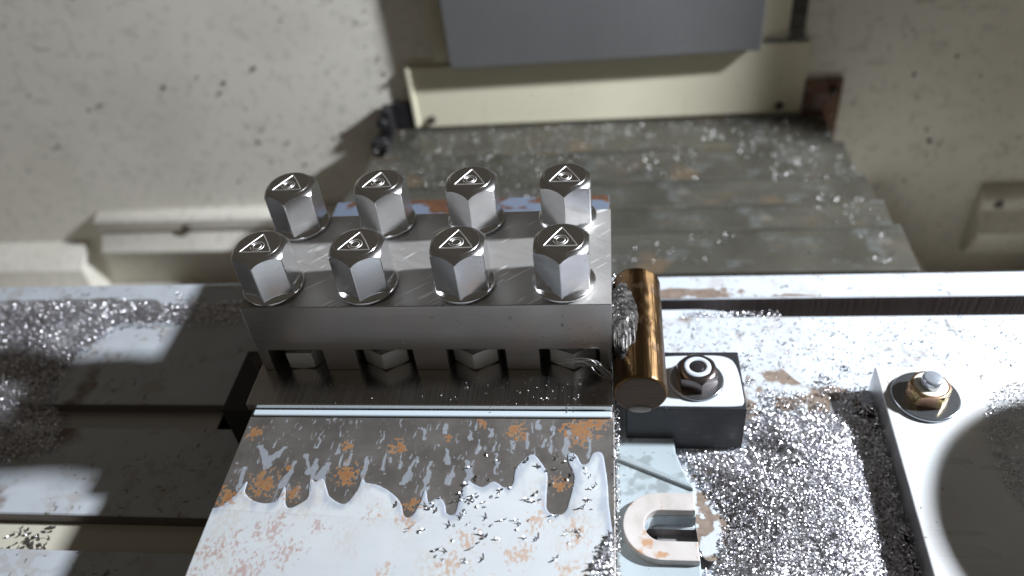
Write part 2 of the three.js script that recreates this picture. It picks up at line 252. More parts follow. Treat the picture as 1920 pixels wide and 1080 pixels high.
const tPool = texSet(1024, 640, (u, v) => {
  const x = BED.x0 + u * BED.w, z = BED.z0 + v * BED.d, s = sstep(0.25, 0.75, bedHeat(x, z, stains, 141, 3.0)), f = fbm(x * 1.3, z * 0.7, 143, 4), ro = sstep(0.3, 0.6, bedHeat(x, z, rust, 127, 2.6)), left = sstep(-40, -110, x);
  let c = mix3([0.57, 0.60, 0.62], [0.515, 0.55, 0.575], fbm(x * 0.1, z * 0.1, 145, 3));
  const thin = sstep(0.5, 0.0, edgeDist(x, z, sheetLoop) / 8 - 0.9 * (fbm(x * 0.35, z * 0.2, 151, 4) - 0.5));
  c = mix3(c, [0.33, 0.37, 0.44], 0.8 * thin);
  const dirty = sstep(0.5, 0.75, fbm(x * 0.09, z * 0.09, 147, 4) + 0.12 * left);
  c = mix3(c, [0.50, 0.475, 0.44], 0.55 * dirty * sstep(0.4, 0.6, f));
  c = mix3(c, x < -70 ? [0.40, 0.27, 0.245] : [0.46, 0.30, 0.20], 0.75 * s * sstep(0.36, 0.62, f)); c = mix3(c, [0.36, 0.19, 0.09], 0.7 * ro);
  return { c, r: 0.10 + 0.2 * s, m: 0, h: 0.5 };
}, false);
const mPool = texMat(tPool, 0);

// ------------------------------------------------------------------ setting: machine table with T-slots
{
  const zs = [[-119, -100.4], [-86, -25], [-9.6, 40.3], [57.8, 150]], deep = [-140, -140, -140];
  const X0 = -640, X1 = 620, g = [];
  for (const [a, b] of zs) {
    // each land hangs over the wider foot of the slot beside it
    const s = new THREE.Shape(); const F = 7;
    const l = a === -119 ? 0 : F, r = b === 150 ? 0 : F;
    for (const [z, y] of [[a, -90.6], [a, -104], [a + l, -104], [a + l, -120], [b - r, -120], [b - r, -104], [b, -104], [b, -90.6], [b - 0.6, -90], [a + 0.6, -90]]) s.lineTo(z, y);
    s.curves.shift(); s.autoClose = true;
    g.push(new THREE.ExtrudeGeometry(s, { depth: X1 - X0, bevelEnabled: false }).rotateY(-Math.PI / 2).translate(X1, 0, 0));
  }
  g.push(new THREE.BoxGeometry(X1 - X0, 40, 268.4).translate((X0 + X1) / 2, -140.2, 15.4));
  const all = mergeGeometries(g.map((q) => (q.index ? q.toNonIndexed() : q))), P = all.attributes.position, N = all.attributes.normal, top = [], side = [];
  for (let i = 0; i < P.count; i += 3) (N.getY(i) > 0.4 && P.getY(i) > -92 ? top : side).push(i, i + 1, i + 2);
  const root = thing('machine_table', 'slotted machine table wet with milky coolant'); root.userData.kind = 'structure';
  mesh('table_top', boxUV(pick(all, top), 210, 17, 40), mTable, root);
  mesh('slot_walls', boxUV(pick(all, side), 120, 17, 40), mSlot, root);
}
{ // liquid standing in the front slot
  const p = mesh('coolant_puddle', boxUV(box(-640, -132, -104, -97, 40.4, 57.7, 0.3), 90), plain([0.62, 0.60, 0.50], 0.06, 0)); tag(p, 'milky coolant standing in the front slot of the table', undefined, undefined, 'structure');
}
// chip tray floor behind the table, back wall
tag(rear(mesh('chip_tray_floor', boxUV(box(-760, 760, -276, -264, -324, -119.5, 0.5), 300), mPaint)), 'cream painted chip tray behind the table', undefined, undefined, 'structure');
tag(rear(mesh('back_wall', boxUV(box(-760, 760, -270, 86, -340, -322, 0.5), 320, 30, 70), mPaint)), 'cream enamelled rear wall of the machine enclosure', undefined, undefined, 'structure');

tag(mesh('added_shade_panel', boxUV(box(450, 470, -390, 430, -459, -292, 1), 320), mPaint), 'unseen cream sheet added to shade the right part of the rear wall from the lamp', undefined, undefined, 'structure');  // out-of-view panel added to block lamp light from the right rear wall

// wall ledges: folded sheet guards
function ledge(name, label, x0, x1, prof, cap) {
  const s = new THREE.Shape(prof.map(([z, y]) => new THREE.Vector2(z, y)));
  const g = new THREE.ExtrudeGeometry(s, { depth: x1 - x0, bevelEnabled: true, bevelSize: 0.8, bevelThickness: 0.8, bevelOffset: -0.8, bevelSegments: 2 }).rotateY(-Math.PI / 2).translate(x1, 0, 0);
  const t = rear(thing(name, label, 'wall guard'));
  mesh('folded_sheet', boxUV(toCreasedNormals(g, 0.5), 200, 9, 50), mPaint, t);
  return t;
}
const prof = [[-322.3, -178], [-312, -180], [-309, -183], [-309, -191], [-313, -195], [-300, -209], [-300, -211], [-310, -236], [-322.3, -240]];
{ const t = ledge('wall_guard', 'long cream folded guard on the rear wall behind the left end of the fixture', -436, -150, prof); mesh('screw', boxUV(lathe([[0, 3], [3.2, 2.6], [4, 1.4], [4.2, 0]], 20).rotateX(Math.PI / 2).translate(-352, -191, -309), 30), mIronDark, t); }
{ const t = ledge('wall_guard', 'short cream folded guard on the rear wall at the right edge with a dark hole', 303, 560, prof); mesh('hole', lathe([[0, 0.4], [3.6, 0.4], [3.8, 0]], 20).rotateX(Math.PI / 2).translate(314, -187, -308.9), mGrit, t); }
{ const t = ledge('wall_guard', 'low cream sloping guard at the far left above the table', -720, -462, [[-322.3, -212], [-300, -222], [-296, -226], [-296, -262], [-322.3, -262]]); void t; }
{ const t = rear(thing('wall_bracket', 'small cream stepped bracket on the tray beside the way cover', 'bracket')); mesh('upright', boxUV(box(206, 226, -264, -186, -322, -290, 2), 120), mPaint, t); mesh('foot', boxUV(box(198, 262, -264, -226, -300, -240, 2), 120), mPaint, t); }

// ------------------------------------------------------------------ telescopic way cover
const mWay = texMat(texSet(1024, 1024, (u, v) => {
  const g = fbm(u * 7, v * 7, 151, 5, 7, 7), s = fbm(u * 9, v * 28, 153, 4, 9, 28), f = fbm(u * 50, v * 50, 155, 3, 50, 50), ru = sstep(0.6, 0.76, fbm(u * 5, v * 11, 157, 4, 5, 11)), b = sstep(0.52, 0.72, fbm(u * 13, v * 13, 159, 4, 13, 13));
  let c = mix3([0.055, 0.053, 0.042], [0.125, 0.12, 0.10], g); c = mix3(c, [0.20, 0.22, 0.22], 0.4 * b * sstep(0.4, 0.6, s)); c = mix3(c, [0.15, 0.095, 0.05], 0.45 * ru); c = mix3(c, [0.08, 0.08, 0.075], 0.6 * sstep(0.6, 0.75, f) * sstep(0.45, 0.6, s));
  return { c, r: 0.2 + 0.35 * f * s, m: 0.25 * (1 - ru), h: 0.5 * f + 0.5 * s };
}), 0.2);
{
  const t = rear(thing('way_cover', 'grimy steel telescopic way cover between the table and the cream column skirt', 'way cover'));
  const cuts = [[-132, -173, -99, -176, 189], [-169, -200, -101, -172, 186], [-197, -233, -103, -166, 183.5], [-229, -275, -105, -160, 179], [-271, -317, -107, -150, 174]];
  for (const [zf, zb, y, xl, xr] of cuts) {
    const p = mesh('cover_plate', boxUV(box(xl, xr, y - 14, y, zb, zf, 1.2), 190, zf * 1.7, zb), mWay, t);
    mesh('wiper_lip', boxUV(box(xl + 1, xr - 0.5, y - 1, y + 1.1, zb + 0.2, zb + 3.4, 0.8), 120, 0, zf), mWay, p);
  }
  const b = mesh('cover_body', boxUV(box(-140, 170, -140, -122, -316, -134, 1), 190), mIronDark, t); void b;
}

// ------------------------------------------------------------------ column skirt, spindle head, brackets
{
  const t = rear(thing('column_skirt', 'cream painted sheet skirt across the column above the way cover', 'panel'));
  const s = new THREE.Shape([[-132, -54], [-131, -55.2], [123, -52], [123, -49.6], [157, -49.6], [157, -103.6], [-129, -104.8]].map((p) => new THREE.Vector2(...p)));
  mesh('skirt_sheet', boxUV(new THREE.ExtrudeGeometry(s, { depth: 1.6, bevelEnabled: true, bevelSize: 0.5, bevelThickness: 0.5, bevelOffset: -0.5, bevelSegments: 2 }).translate(0, 0, -319.6), 150, 20, 7), mCream, t);
  mesh('return_flange', boxUV(box(-131, 156.5, -53.2, -51.6, -321.8, -319.8, 0.4), 150), mCream, t);
  mesh('bent_edge', boxUV(box(-132.5, -129, -104, -55, -319.4, -316, 0.8), 150), mCream, t);
  for (const x of [-118.5, 141]) { const g = lathe([[0, 3.6], [2.2, 3.4], [3, 2.6], [3.2, 0]], 20); mesh('bolt', boxUV(g.rotateX(Math.PI / 2).translate(x, -98, -318), 20), mIronDark, t); }
}
{
  const t = rear(thing('column', 'cream machine column beside the grey spindle head with chips on its ledge', 'column'));
  mesh('pillar', boxUV(box(-110, 141, -51.4, 86, -321.8, -319, 0.6), 150, 3, 9), mCream, t);
  mesh('side_strip', boxUV(box(141.5, 152, -51, 86, -321.8, -320.4, 0.4), 150, 3, 9), mWay, t);
  const g = lathe([[0, 0.6], [4.2, 0.6], [5, 0]], 24).rotateX(Math.PI / 2).translate(146, -34, -320.4); mesh('dark_hole', g, mGrit, t);
}
{
  const t = rear(thing('spindle_head', 'grey brushed spindle head housing hanging in front of the cream skirt', 'machine head'));
  const s = new THREE.Shape(); s.moveTo(-97, 86); s.lineTo(-96, -46); s.quadraticCurveTo(-95.4, -51.4, -90, -51.4); s.lineTo(121.2, -48.4); s.lineTo(121.2, 86);
  const mHead = texMat(texSet(512, 512, (u, v) => { const g = fbm(u * 4, v * 4, 161, 4, 4, 4), l = vn(u * 190, v * 3, 163, 190, 3), sp = vn(u * 70, v * 70, 165, 70, 70); return { c: mix3(mix3([0.185, 0.185, 0.19], [0.145, 0.145, 0.15], g * 0.7 + l * 0.3), [0.55, 0.58, 0.6], 0.5 * sstep(0.96, 0.995, sp)), r: 0.46 + 0.12 * l, m: 0.25, h: l }; }), 0.05);
  mesh('housing', boxUV(new THREE.ExtrudeGeometry(s, { depth: 9, bevelEnabled: true, bevelSize: 1.2, bevelThickness: 1.2, bevelOffset: -1.2, bevelSegments: 3 }).translate(0, 0, -315), 160), mHead, t);
}
{
  const t = rear(thing('wiper_bracket', 'black rubber wiper bracket at the left end of the column skirt', 'bracket'));
  mesh('arm', boxUV(box(-156, -148, -140, -84, -320, -308, 1.5), 60), mBlack, t);
  mesh('web', boxUV(box(-148, -122, -150, -84, -321.6, -317.6, 1), 60), mBlack, t);
  mesh('knob', boxUV(lathe([[0, 6], [3.4, 5.6], [4.6, 4], [4.6, 0]], 20).rotateX(Math.PI / 2).translate(-156, -95, -312), 30), mBlack, t);
  const r = mesh('rubber_lip', boxUV(slab([[-166, -300], [-152, -300], [-146, -320], [-160, -320]], -146, 40, 0.5), 60), mBlack, t); void r;
}
{
  const t = rear(thing('rusty_bracket', 'rusty brown steel bracket at the right end of the cream skirt', 'bracket'));
  const mR = texMat(texSet(256, 256, (u, v) => { const g = fbm(u * 6, v * 6, 171, 5, 6, 6), b = sstep(0.5, 0.7, fbm(u * 9, v * 9, 173, 3, 9, 9)); return { c: mix3(mix3([0.10, 0.045, 0.025], [0.20, 0.09, 0.045], g), [0.30, 0.31, 0.31], 0.5 * b), r: 0.6, m: 0.1, h: g }; }), 0.4);
  mesh('bracket_plate', boxUV(box(158, 184, -136, -80, -321.6, -318, 0.8), 60), mR, t);
  mesh('bolt', boxUV(lathe([[0, 4], [2.6, 3.6], [3.4, 2.4], [3.4, 0]], 18).rotateX(Math.PI / 2).translate(178, -88, -318), 30), mIronDark, t);
}

// ------------------------------------------------------------------ vise
{
  const t = thing('vise', 'steel machine vise bed with rust blooms under a sheet of milky coolant', 'vise');
  const g = box(-132, 19, -90, -41, -61.5, 130, 0.5);
  mesh('bed', planUV(g, BED.x0, BED.z0, BED.w, BED.d), mBed, t);
  const mWet = texMat(texSet(512, 512, (u, v) => { const g = fbm(u * 5, v * 5, 241, 5, 5, 5), b = sstep(0.55, 0.75, fbm(u * 14, v * 14, 243, 4, 14, 14)), sp = vn(u * 60, v * 60, 245, 60, 60); return { c: mix3(mix3(mix3([0.41, 0.48, 0.515], [0.32, 0.38, 0.41], g), [0.17, 0.19, 0.19], 0.6 * b), [0.05, 0.05, 0.05], 0.7 * sstep(0.95, 0.99, sp)), r: 0.07 + 0.25 * b, m: 0, h: 0.7 * g }; }), 0.5);
  // mounting flange with the U-shaped clamping lug
  const fl = [[19, -40], [44.5, -40], [44.8, -6], [45.4, 7], [48, 16], [51.4, 27], [51.6, 70], [52, 130], [19, 130]];
  const slotOut = []; for (let i = 0; i <= 16; i++) { const a = Math.PI / 2 + (Math.PI * i) / 16; slotOut.push([37.3 + 7.2 * Math.cos(a), 46.3 + 7.2 * Math.sin(a)]); }
  const outline = [[19.2, -40], [44.5, -40], [44.8, -6], [45.4, 7], [48, 16], [51.4, 27], [51.5, 39.1], ...slotOut.slice().reverse(), [51.5, 53.5], [51.8, 72], [52, 130], [19.2, 130]];
  mesh('mounting_flange', boxUV(slab(outline, -89.9, 7.4, 0.8), 90), mWet, t);
  mesh('casting_rib', slab([[19.3, 12], [21, 8.5], [51, 24.5], [51.2, 27]], -83.4, 2.6, 1.1, [], 4), mWet, t);
  const U = [], V = []; for (let i = 0; i <= 24; i++) { const a = Math.PI / 2 + (Math.PI * i) / 24; U.push([37.2 + 15.4 * Math.cos(a), 45.8 + 15.4 * Math.sin(a)]); V.push([37.3 + 7.0 * Math.cos(a), 45.8 + 7.0 * Math.sin(a)]); }
  const mLug = texMat(texSet(256, 256, (u, v) => { const g = fbm(u * 6, v * 6, 181, 5, 6, 6), r = sstep(0.58, 0.72, fbm(u * 7, v * 9, 183, 4, 7, 9)); return { c: mix3(mix3([0.56, 0.54, 0.53], [0.36, 0.33, 0.31], g), [0.40, 0.22, 0.11], 0.85 * r), r: 0.4 + 0.2 * g, m: 0, h: g }; }), 0.15);
  mesh('clamping_lug', boxUV(slab([...U, [51, 30.4], [51, 38.8], ...V.slice().reverse(), [51, 52.8], [51, 61.2]].filter((p, i, A) => i === 0 || Math.hypot(p[0] - A[i - 1][0], p[1] - A[i - 1][1]) > 0.05), -82.6, 3.9, 0.4), 44), mLug, t);
  // rear part of the bed, colours darkened to stand in for shade
  const mRearBed = texMat(texSet(512, 512, (u, v) => { const g = fbm(u * 9, v * 14, 191, 5, 9, 14), f = fbm(u * 60, v * 60, 193, 3, 60, 60), w = sstep(0.42, 0.56, g); return { c: mix3(mix3([0.05, 0.026, 0.016], [0.15, 0.06, 0.022], f), [0.145, 0.175, 0.235], w), r: mix(0.7, 0.14, w), m: 0, h: w }; }), 0.2);
  mesh('rear_bed', boxUV(box(-128, 17.6, -89.9, -33, -118.6, -61.6, 0.5), 125, -128, -118), mRearBed, t);
}
// coolant sheet on the bed, its ragged upper edge running back between dry lobes
{
  const edge = sheetEdge;
  const V = (q) => new THREE.Vector2(q[0], -q[1]);
  const top = new THREE.SplineCurve(edge.map(V)).getPoints(edge.length * 6), r0 = rng(5);
  for (const p of top) { p.x += (r0() - 0.5) * 0.12; p.y += (r0() - 0.5) * 0.12; }
  const s = new THREE.Shape([...top, V([18.2, 90]), V([17.8, 128]), V([-131, 128])]);
  const g = new THREE.ExtrudeGeometry(s, { depth: 0.05, bevelEnabled: true, bevelThickness: 0.22, bevelSize: 0.8, bevelOffset: -0.5, bevelSegments: 3 }).rotateX(-Math.PI / 2).translate(0, -40.98, 0);
  const t = mesh('coolant_sheet', planUV(toCreasedNormals(g, 0.7), BED.x0, BED.z0, BED.w, BED.d), mPool); tag(t, 'milky coolant sheet lying over the front of the vise bed', 'coolant', undefined, 'stuff');
}
// bead of coolant at the foot of the base plate
{
  const b = mesh('coolant_bead', box(-130.6, 18.2, -40.98, -39.6, 19.6, 22.6, 0.66, 3), plain([0.52, 0.60, 0.66], 0.1)); tag(b, 'straight bead of milky coolant along the foot of the fixture base plate', 'coolant');
}

// ------------------------------------------------------------------ fixture: base plate and slotted block
{
  const t = thing('fixture_base_plate', 'flat ground steel base plate under the slotted fixture block', 'plate');
  mesh('plate', boxUV(box(-134, 18.56, -40.95, -36.9, -61, 19.3, 0.55), 150, -134, -61), mPlate, t);
}
{
  const t = thing('fixture_block', 'dark ground steel fixture block with four slots and eight lug nuts on top', 'fixture');
  const P = [[-131.3, -36.85], [-131.3, 0], [18.56, 0], [18.56, -36.85]];
  for (const [a, b] of [[13.6, -11.1], [-25, -49.7], [-63.8, -88.8], [-102.7, -126.9]]) P.push([a, -36.85], [a, -24.75], [b, -24.75], [b, -36.85]);
  const s = new THREE.Shape(P.map((p) => new THREE.Vector2(...p)));
  const g = new THREE.ExtrudeGeometry(s, { depth: 60.4, bevelEnabled: true, bevelSize: 0.35, bevelThickness: 0.35, bevelOffset: -0.35, bevelSegments: 2 }).translate(0, 0, -60.75).toNonIndexed();
  // the top face carries its own scratched finish: split by face direction
  const p = g.attributes.position, n = g.attributes.normal, top = [], rest = [];
  for (let i = 0; i < p.count; i += 3) (n.getY(i) > 0.9 ? top : rest).push(i, i + 1, i + 2);
  mesh('block', boxUV(pick(g, rest), 110, 5, 3), mGroundFront, t);
  mesh('top_face', boxUV(pick(g, top), 150, -131, -61), mGround, t);
  // drops of coolant clinging to the front
  const r = rng(31), D = []; for (let i = 0; i < 46; i++) { const x = -125 + Math.pow(r(), 0.6) * 142, y = -3 - r() * 20, w = 0.18 + Math.pow(r(), 4) * 0.8; D.push(new THREE.SphereGeometry(1, 10, 6).scale(w, w * (1 + r() * 0.6), 0.22).translate(x, y, 0)); }
  const d = mesh('coolant_drops', D, plain([0.42, 0.46, 0.49], 0.15), t); d.userData.kind = 'stuff';
}
// hex bolt heads showing in the slots
{
  const head = (rot) => hexBody(19, 0.35, [[0, 0], [9.2, 0], [11.3, 1.15], [11.4, 1.5], [11.4, 8.6], [10.6, 9.6], [0, 9.6]], 0, 9.6, rot);
  const L = [[-114.4, 0.54, 'zinc hex bolt head in the leftmost slot of the fixture, one flat facing out'], [-77.6, 0.02, 'zinc hex bolt head in the second slot from the left, bright right flat'], [-38.4, -0.03, 'zinc hex bolt head in the third slot from the left, corner facing out'], [1.8, 0.10, 'zinc hex bolt head in the rightmost slot of the fixture beside a swarf curl']];
  for (const [x, rot, label] of L) { const t = thing('hex_bolt', label, 'bolt', [x, -36.85, -10.3], 'hex bolts in the fixture slots'); mesh('bolt_head', boxUV(head(rot), 22, x), mZinc, t); mesh('shank', boxUV(new THREE.CylinderGeometry(6, 6, 30, 24).translate(0, 24.6, 0), 22), mZinc, t); }
}
// ------------------------------------------------------------------ eight polished lug nuts
{
  const prof = [[0, 0.4], [12.6, 0.4], [12.6, 17.4]]; for (let i = 0; i <= 14; i++) { const a = (16 + (i / 14) * 53) * Math.PI / 180; prof.push([8.95 + 5.75 * (Math.cos(a) - Math.cos(69 * Math.PI / 180)), 22.3 + 5.75 * (Math.sin(a) - Math.sin(69 * Math.PI / 180))]); } prof.push([0, 22.35]);
  const body = boxUV(hexBody(21, 0.7, prof, 0.4, 23), 26);
  const flange = lathe([[0, 0], [11.6, 0], [12.3, 0.25], [12.65, 0.7], [12.65, 1.5], [12.45, 1.95], [12.0, 2.25], [10.4, 3.3], [9.5, 3.6]], 96);
  // smooth top face and the engraved triangle with its open double ring
  const tri = (r, cz) => [0, 1, 2].map((i) => { const a = -Math.PI / 2 + (i * 2 * Math.PI) / 3; return [r * Math.cos(a), cz + r * Math.sin(a)]; });
  const face = lathe([[0, 22.62], [8.35, 22.62], [8.65, 22.56], [8.86, 22.44], [9.0, 22.25]], 96);
  const CZ = 0.9, O = [-0.1, 1.2], T = tri(7.7, CZ), LY = 22.6, lines = [];
  for (let i = 0; i < 3; i++) { const [ax, az] = T[i], [bx, bz] = T[(i + 1) % 3]; lines.push(tube([[ax * 0.96, LY, mix(CZ, az, 0.96)], [mix(ax, bx, 0.5), LY, mix(az, bz, 0.5)], [bx * 0.96, LY, mix(CZ, bz, 0.96)]], 0.22, 10, 8)); }
  const arc = (r, a0, a1) => tube(Array.from({ length: 25 }, (_, i) => { const a = a0 + (a1 - a0) * i / 24; return [O[0] + r * Math.cos(a), LY, O[1] + r * Math.sin(a)]; }), 0.17, 48, 8);
  lines.push(arc(2.75, 3.5, 9.2), arc(1.7, 3.2, 9.1), tube([[O[0] - 2.7, LY, O[1] - 0.9], [O[0] - 2.0, LY, O[1] - 0.7], [O[0] - 1.7, LY, O[1] - 0.2]], 0.2, 8, 8));
  const root = thing('lug_nut', 'polished hex lug nut in the front row at the far left of the fixture', 'lug nut', [-120, 0.05, -12.57], 'lug nuts on the fixture block');
  mesh('hex_body', body, mNut, root);
  mesh('flange', boxUV(flange, 26), mNut, root);
  mesh('top_face', boxUV(face, 26), mNutTop, root);
  mesh('engraved_emblem', lines, mNutLine, root);
  const ZB = -12.57 - 42.3;
  const L = [[-80, -12.57, 'polished hex lug nut in the front row, second from the left'], [-40, -12.57, 'polished hex lug nut in the front row, third from the left'], [0, -12.57, 'polished hex lug nut in the front row at the right end, beside the brown rod'],
    [-120, ZB, 'polished hex lug nut in the back row at the far left, against the pale wall'], [-80, ZB, 'polished hex lug nut in the back row, second from the left'], [-40, ZB, 'polished hex lug nut in the back row, third from the left'], [0, ZB, 'polished hex lug nut in the back row at the right end']];
  const r = rng(9);
  for (const [x, z, label] of L) { const c = root.clone(); c.name = numbered('lug_nut'); c.position.set(x * S, 0.05 * S, z * S); c.rotation.y = (r() - 0.5) * 0.05; c.userData.label = label; scene.add(c); }
}
// ------------------------------------------------------------------ brown rod against the right side, with its lump of metal
{
  const mRod = texMat(texSet(512, 512, (u, v) => { const g = fbm(u * 4, v * 9, 201, 5, 4, 9), l = vn(u * 90, v * 4, 203, 90, 4), d = sstep(0.6, 0.78, fbm(u * 14, v * 10, 205, 4, 14, 10)); return { c: mix3(mix3([0.24, 0.145, 0.064], [0.12, 0.075, 0.042], g), [0.06, 0.04, 0.03], 0.7 * d), r: 0.30 + 0.10 * g + 0.1 * d, m: 1 - 0.2 * d, h: 0.4 * l + 0.5 * g - 0.3 * d }; }), 0.2, { anisotropy: 0.75, anisotropyRotation: Math.PI / 2 });
  const mRodEnd = texMat(texSet(256, 256, (u, v) => { const l = vn(u * 3, v * 40, 217, 3, 40), g = fbm(u * 5, v * 5, 219, 4, 5, 5); return { c: mix3([0.085, 0.055, 0.036], [0.055, 0.036, 0.024], 0.5 * l + 0.5 * g), r: 0.45, m: 0.5, h: l }; }), 0.1);
  const t = thing('round_rod', 'brown bronze coloured round rod lying along the right side of the fixture', 'rod', [29.3, -34, 16]);
  const g = lathe([[0, 0], [9.8, 0], [10.3, 0.25], [10.6, 0.7], ...Array.from({ length: 60 }, (_, i) => [10.6, 1.5 + i * 1.05]), [10.6, 64.4], [10, 65], [0, 65]], 72).rotateX(-Math.PI / 2);
  const p = g.attributes.position, r = rng(3); void r; for (let i = 0; i < p.count; i++) { const x = p.getX(i), y = p.getY(i), z = p.getZ(i), a = Math.atan2(y, x), k = 1 + (0.03 * (vn(a * 3, z * 0.22, 207) - 0.5) + 0.012 * (vn(a * 7, z * 0.5, 209) - 0.5)) * (0.15 + sstep(-6, -22, z)); p.setX(i, x * k); p.setY(i, y * k); } g.computeVertexNormals();
  mesh('bar', g, mRod, t);
  mesh('sawn_end', boxUV(lathe([[0, 0], [9.7, 0]], 48).rotateX(Math.PI / 2).translate(0, 0, 0.25), 20), mRodEnd, t);
  mesh('end_drop', new THREE.SphereGeometry(1, 16, 10).scale(4.6, 2.2, 0.7).translate(0, -8.3, 0.2), plain([0.26, 0.24, 0.23], 0.12), t);
}
{
  // lumpy tack of molten metal wedged between block and rod
  let g = new THREE.SphereGeometry(1, 90, 60); const p = g.attributes.position;
  for (let i = 0; i < p.count; i++) { let x = p.getX(i), y = p.getY(i), z = p.getZ(i); const n = fbm(x * 2.0 + 9, (y + z * 1.6) * 2.0 + 4, 211, 3) + 0.16 * fbm(z * 6 + 20, (x - y) * 4 + 7, 213, 2); const k = 0.74 + 0.45 * n; p.setXYZ(i, x * k * 6.4, y * k * 6.2, z * k * 21); }
  g = toCreasedNormals(g.toNonIndexed(), 1.2).translate(22.6, -25.2, -17);
  const m = texMat(texSet(256, 256, (u, v) => { const n = fbm(u * 12, v * 12, 215, 5, 12, 12); return { c: mix3([0.025, 0.024, 0.024], [0.09, 0.085, 0.082], sstep(0.35, 0.7, n)), r: 0.22 + 0.3 * n, m: 0.25, h: n }; }), 0.25);
  tag(mesh('weld_lump', boxUV(g, 14), m), 'lumpy grey metal weld between the fixture block and the brown rod', 'weld');
}
// ------------------------------------------------------------------ clamp blocks
function nutAndStud(root, y, rotN, af, h, stud, nutMat, topMat) {
  mesh('nut', boxUV(hexBody(af, 0.3, [[0, 0], [af * 0.56, 0], [af * 0.58, 0.5], [af * 0.58, h - 2.4], [af * 0.5, h - 0.5], [af * 0.44, h], [stud + 0.3, h], [stud + 0.2, h - 1.5], [0, h - 1.5]], 0, h, rotN).translate(0, y, 0), 16), nutMat, root);
}
{
  const t = thing('clamp_block', 'black oxide clamp block right of the rod with coolant pooled on top', 'clamp');
  mesh('block', boxUV(box(24, 75, -89.9, -62, -34, -0.3, 0.7), 60), mBlack, t);
  mesh('coolant_pool', slab([[27, -29], [44, -30.5], [60, -31], [68, -30.2], [72, -27], [73.6, -20], [74, -8], [73.6, -3], [70, -1.2], [55, -1.0], [40, -1.2], [28, -1.6], [26, -14]], -62.02, 0.95, 0.45, [], 4, true), mCoolant, t);
}
{
  const t = thing('flanged_nut', 'dark lock nut with pale ring on a washer on the black clamp block', 'nut', [54.8, -61.1, -15.2]);
  mesh('washer', boxUV(lathe([[5, 0], [11.2, 0], [11.8, 0.4], [11.8, 1.3], [11.2, 1.8], [5, 1.8]], 64), 20), plain([0.34, 0.35, 0.37], 0.2, 0.9), t);
  mesh('nut', boxUV(hexBody(16, 0.35, [[0, 0], [9, 0], [9.4, 0.6], [9.4, 5.0], [8.6, 6.3], [7.4, 7.3], [5.6, 7.7], [0, 7.7]], 0, 8, 0.15).translate(0, 1.8, 0), 20), plain([0.13, 0.11, 0.105], 0.24, 0.9), t);
  mesh('lock_ring', lathe([[3.4, 9.0], [3.6, 9.6], [4.4, 10.0], [5.4, 9.9], [6.0, 9.3]], 48), plain([0.52, 0.58, 0.66], 0.3), t);
  mesh('stud_end', lathe([[0, 9.9], [2.4, 9.8], [3.3, 9.2], [3.5, 8.4]], 40), plain([0.07, 0.065, 0.07], 0.2, 0.7), t);
}
{
  const t = thing('clamp_block', 'black clamp block half hidden in shadow left of the fixture', 'clamp');
  mesh('block', boxUV(box(-160, -133, -89.9, -62, -36, 2, 0.7), 60), mBlack, t);
  mesh('stud', boxUV(new THREE.CylinderGeometry(5, 5, 12, 24).translate(-143, -56, -20), 20), mIronDark, t);
}
// ------------------------------------------------------------------ aluminium plate at the right
{
  const t = thing('aluminium_plate', 'thick pale aluminium plate bolted to the table at the right edge', 'plate');
  const mAlu = texMat(texSet(1024, 512, (u, v) => { const l = vn(u * 5, v * 46, 221, 5, 46), ln = sstep(0.46, 0.5, Math.abs(((v * 23) % 1) - 0.5)), g = fbm(u * 9, v * 9, 223, 4, 9, 9), sp = vn(u * 110, v * 70, 225, 110, 70), film = sstep(0.3, 0.5, fbm(u * 4, v * 4, 227, 4, 4, 4)); let c = mix3([0.60, 0.61, 0.62], mix3([0.68, 0.72, 0.75], [0.60, 0.60, 0.60], g), film); c = mix3(c, [0.10, 0.09, 0.085], 0.8 * sstep(0.93, 0.98, sp) * sstep(0.45, 0.6, g)); return { c, r: 0.24 + 0.1 * l, m: 0.12, h: 0.6 + 0.2 * l - 0.4 * ln }; }), 0.05);
  const g = boxUV(slab([[137, -35.5], [330, -36.6], [330, 150], [132, 150], [133.4, 67]], -89.9, 15.9, 0.5), 150), top = [], side = [], N = g.attributes.normal;
  for (let i = 0; i < N.count; i += 3) (N.getY(i) > 0.5 ? top : side).push(i, i + 1, i + 2);
  mesh('top_face', pick(g, top), mAlu, t);
  mesh('sawn_edge', pick(g, side), texMat(texSet(256, 256, (u, v) => { const l = vn(u * 40, v * 3, 251, 40, 3); return { c: mix3([0.44, 0.44, 0.45], [0.52, 0.52, 0.53], l), r: 0.34 + 0.15 * l, m: 0.95, h: l }; }), 0.04), t);
}
{
  const t = thing('plate_nut', 'yellow zinc hex nut on a washer at the corner of the aluminium plate', 'nut', [153.4, -74, -17]);
  mesh('washer', boxUV(lathe([[5, 0], [13.4, 0], [14, 0.4], [14, 1.6], [13.4, 2.1], [5, 2.1]], 64), 20), plain([0.36, 0.39, 0.43], 0.17, 0.9), t);
  mesh('nut', boxUV(hexBody(15.2, 0.3, [[0, 0], [8.2, 0], [8.8, 0.6], [8.9, 5.4], [8.0, 6.6], [7.3, 7], [0, 7]], 0, 7, 0.36).translate(0.4, 2.1, 0), 20), mYellowZinc, t);
  mesh('coolant_ring', lathe([[4.2, 9.0], [5, 9.35], [6.2, 9.3], [7.0, 9.05]], 40).translate(0.4, 0, 0), plain([0.74, 0.70, 0.62], 0.2), t);
  mesh('stud_end', boxUV(lathe([[0, 14], [3.0, 13.8], [4.0, 13.2], [4.3, 12.4], [4.3, 8.5]], 40).translate(0.4, 0, 0), 20), plain([0.50, 0.55, 0.62], 0.2, 0.6), t);
}
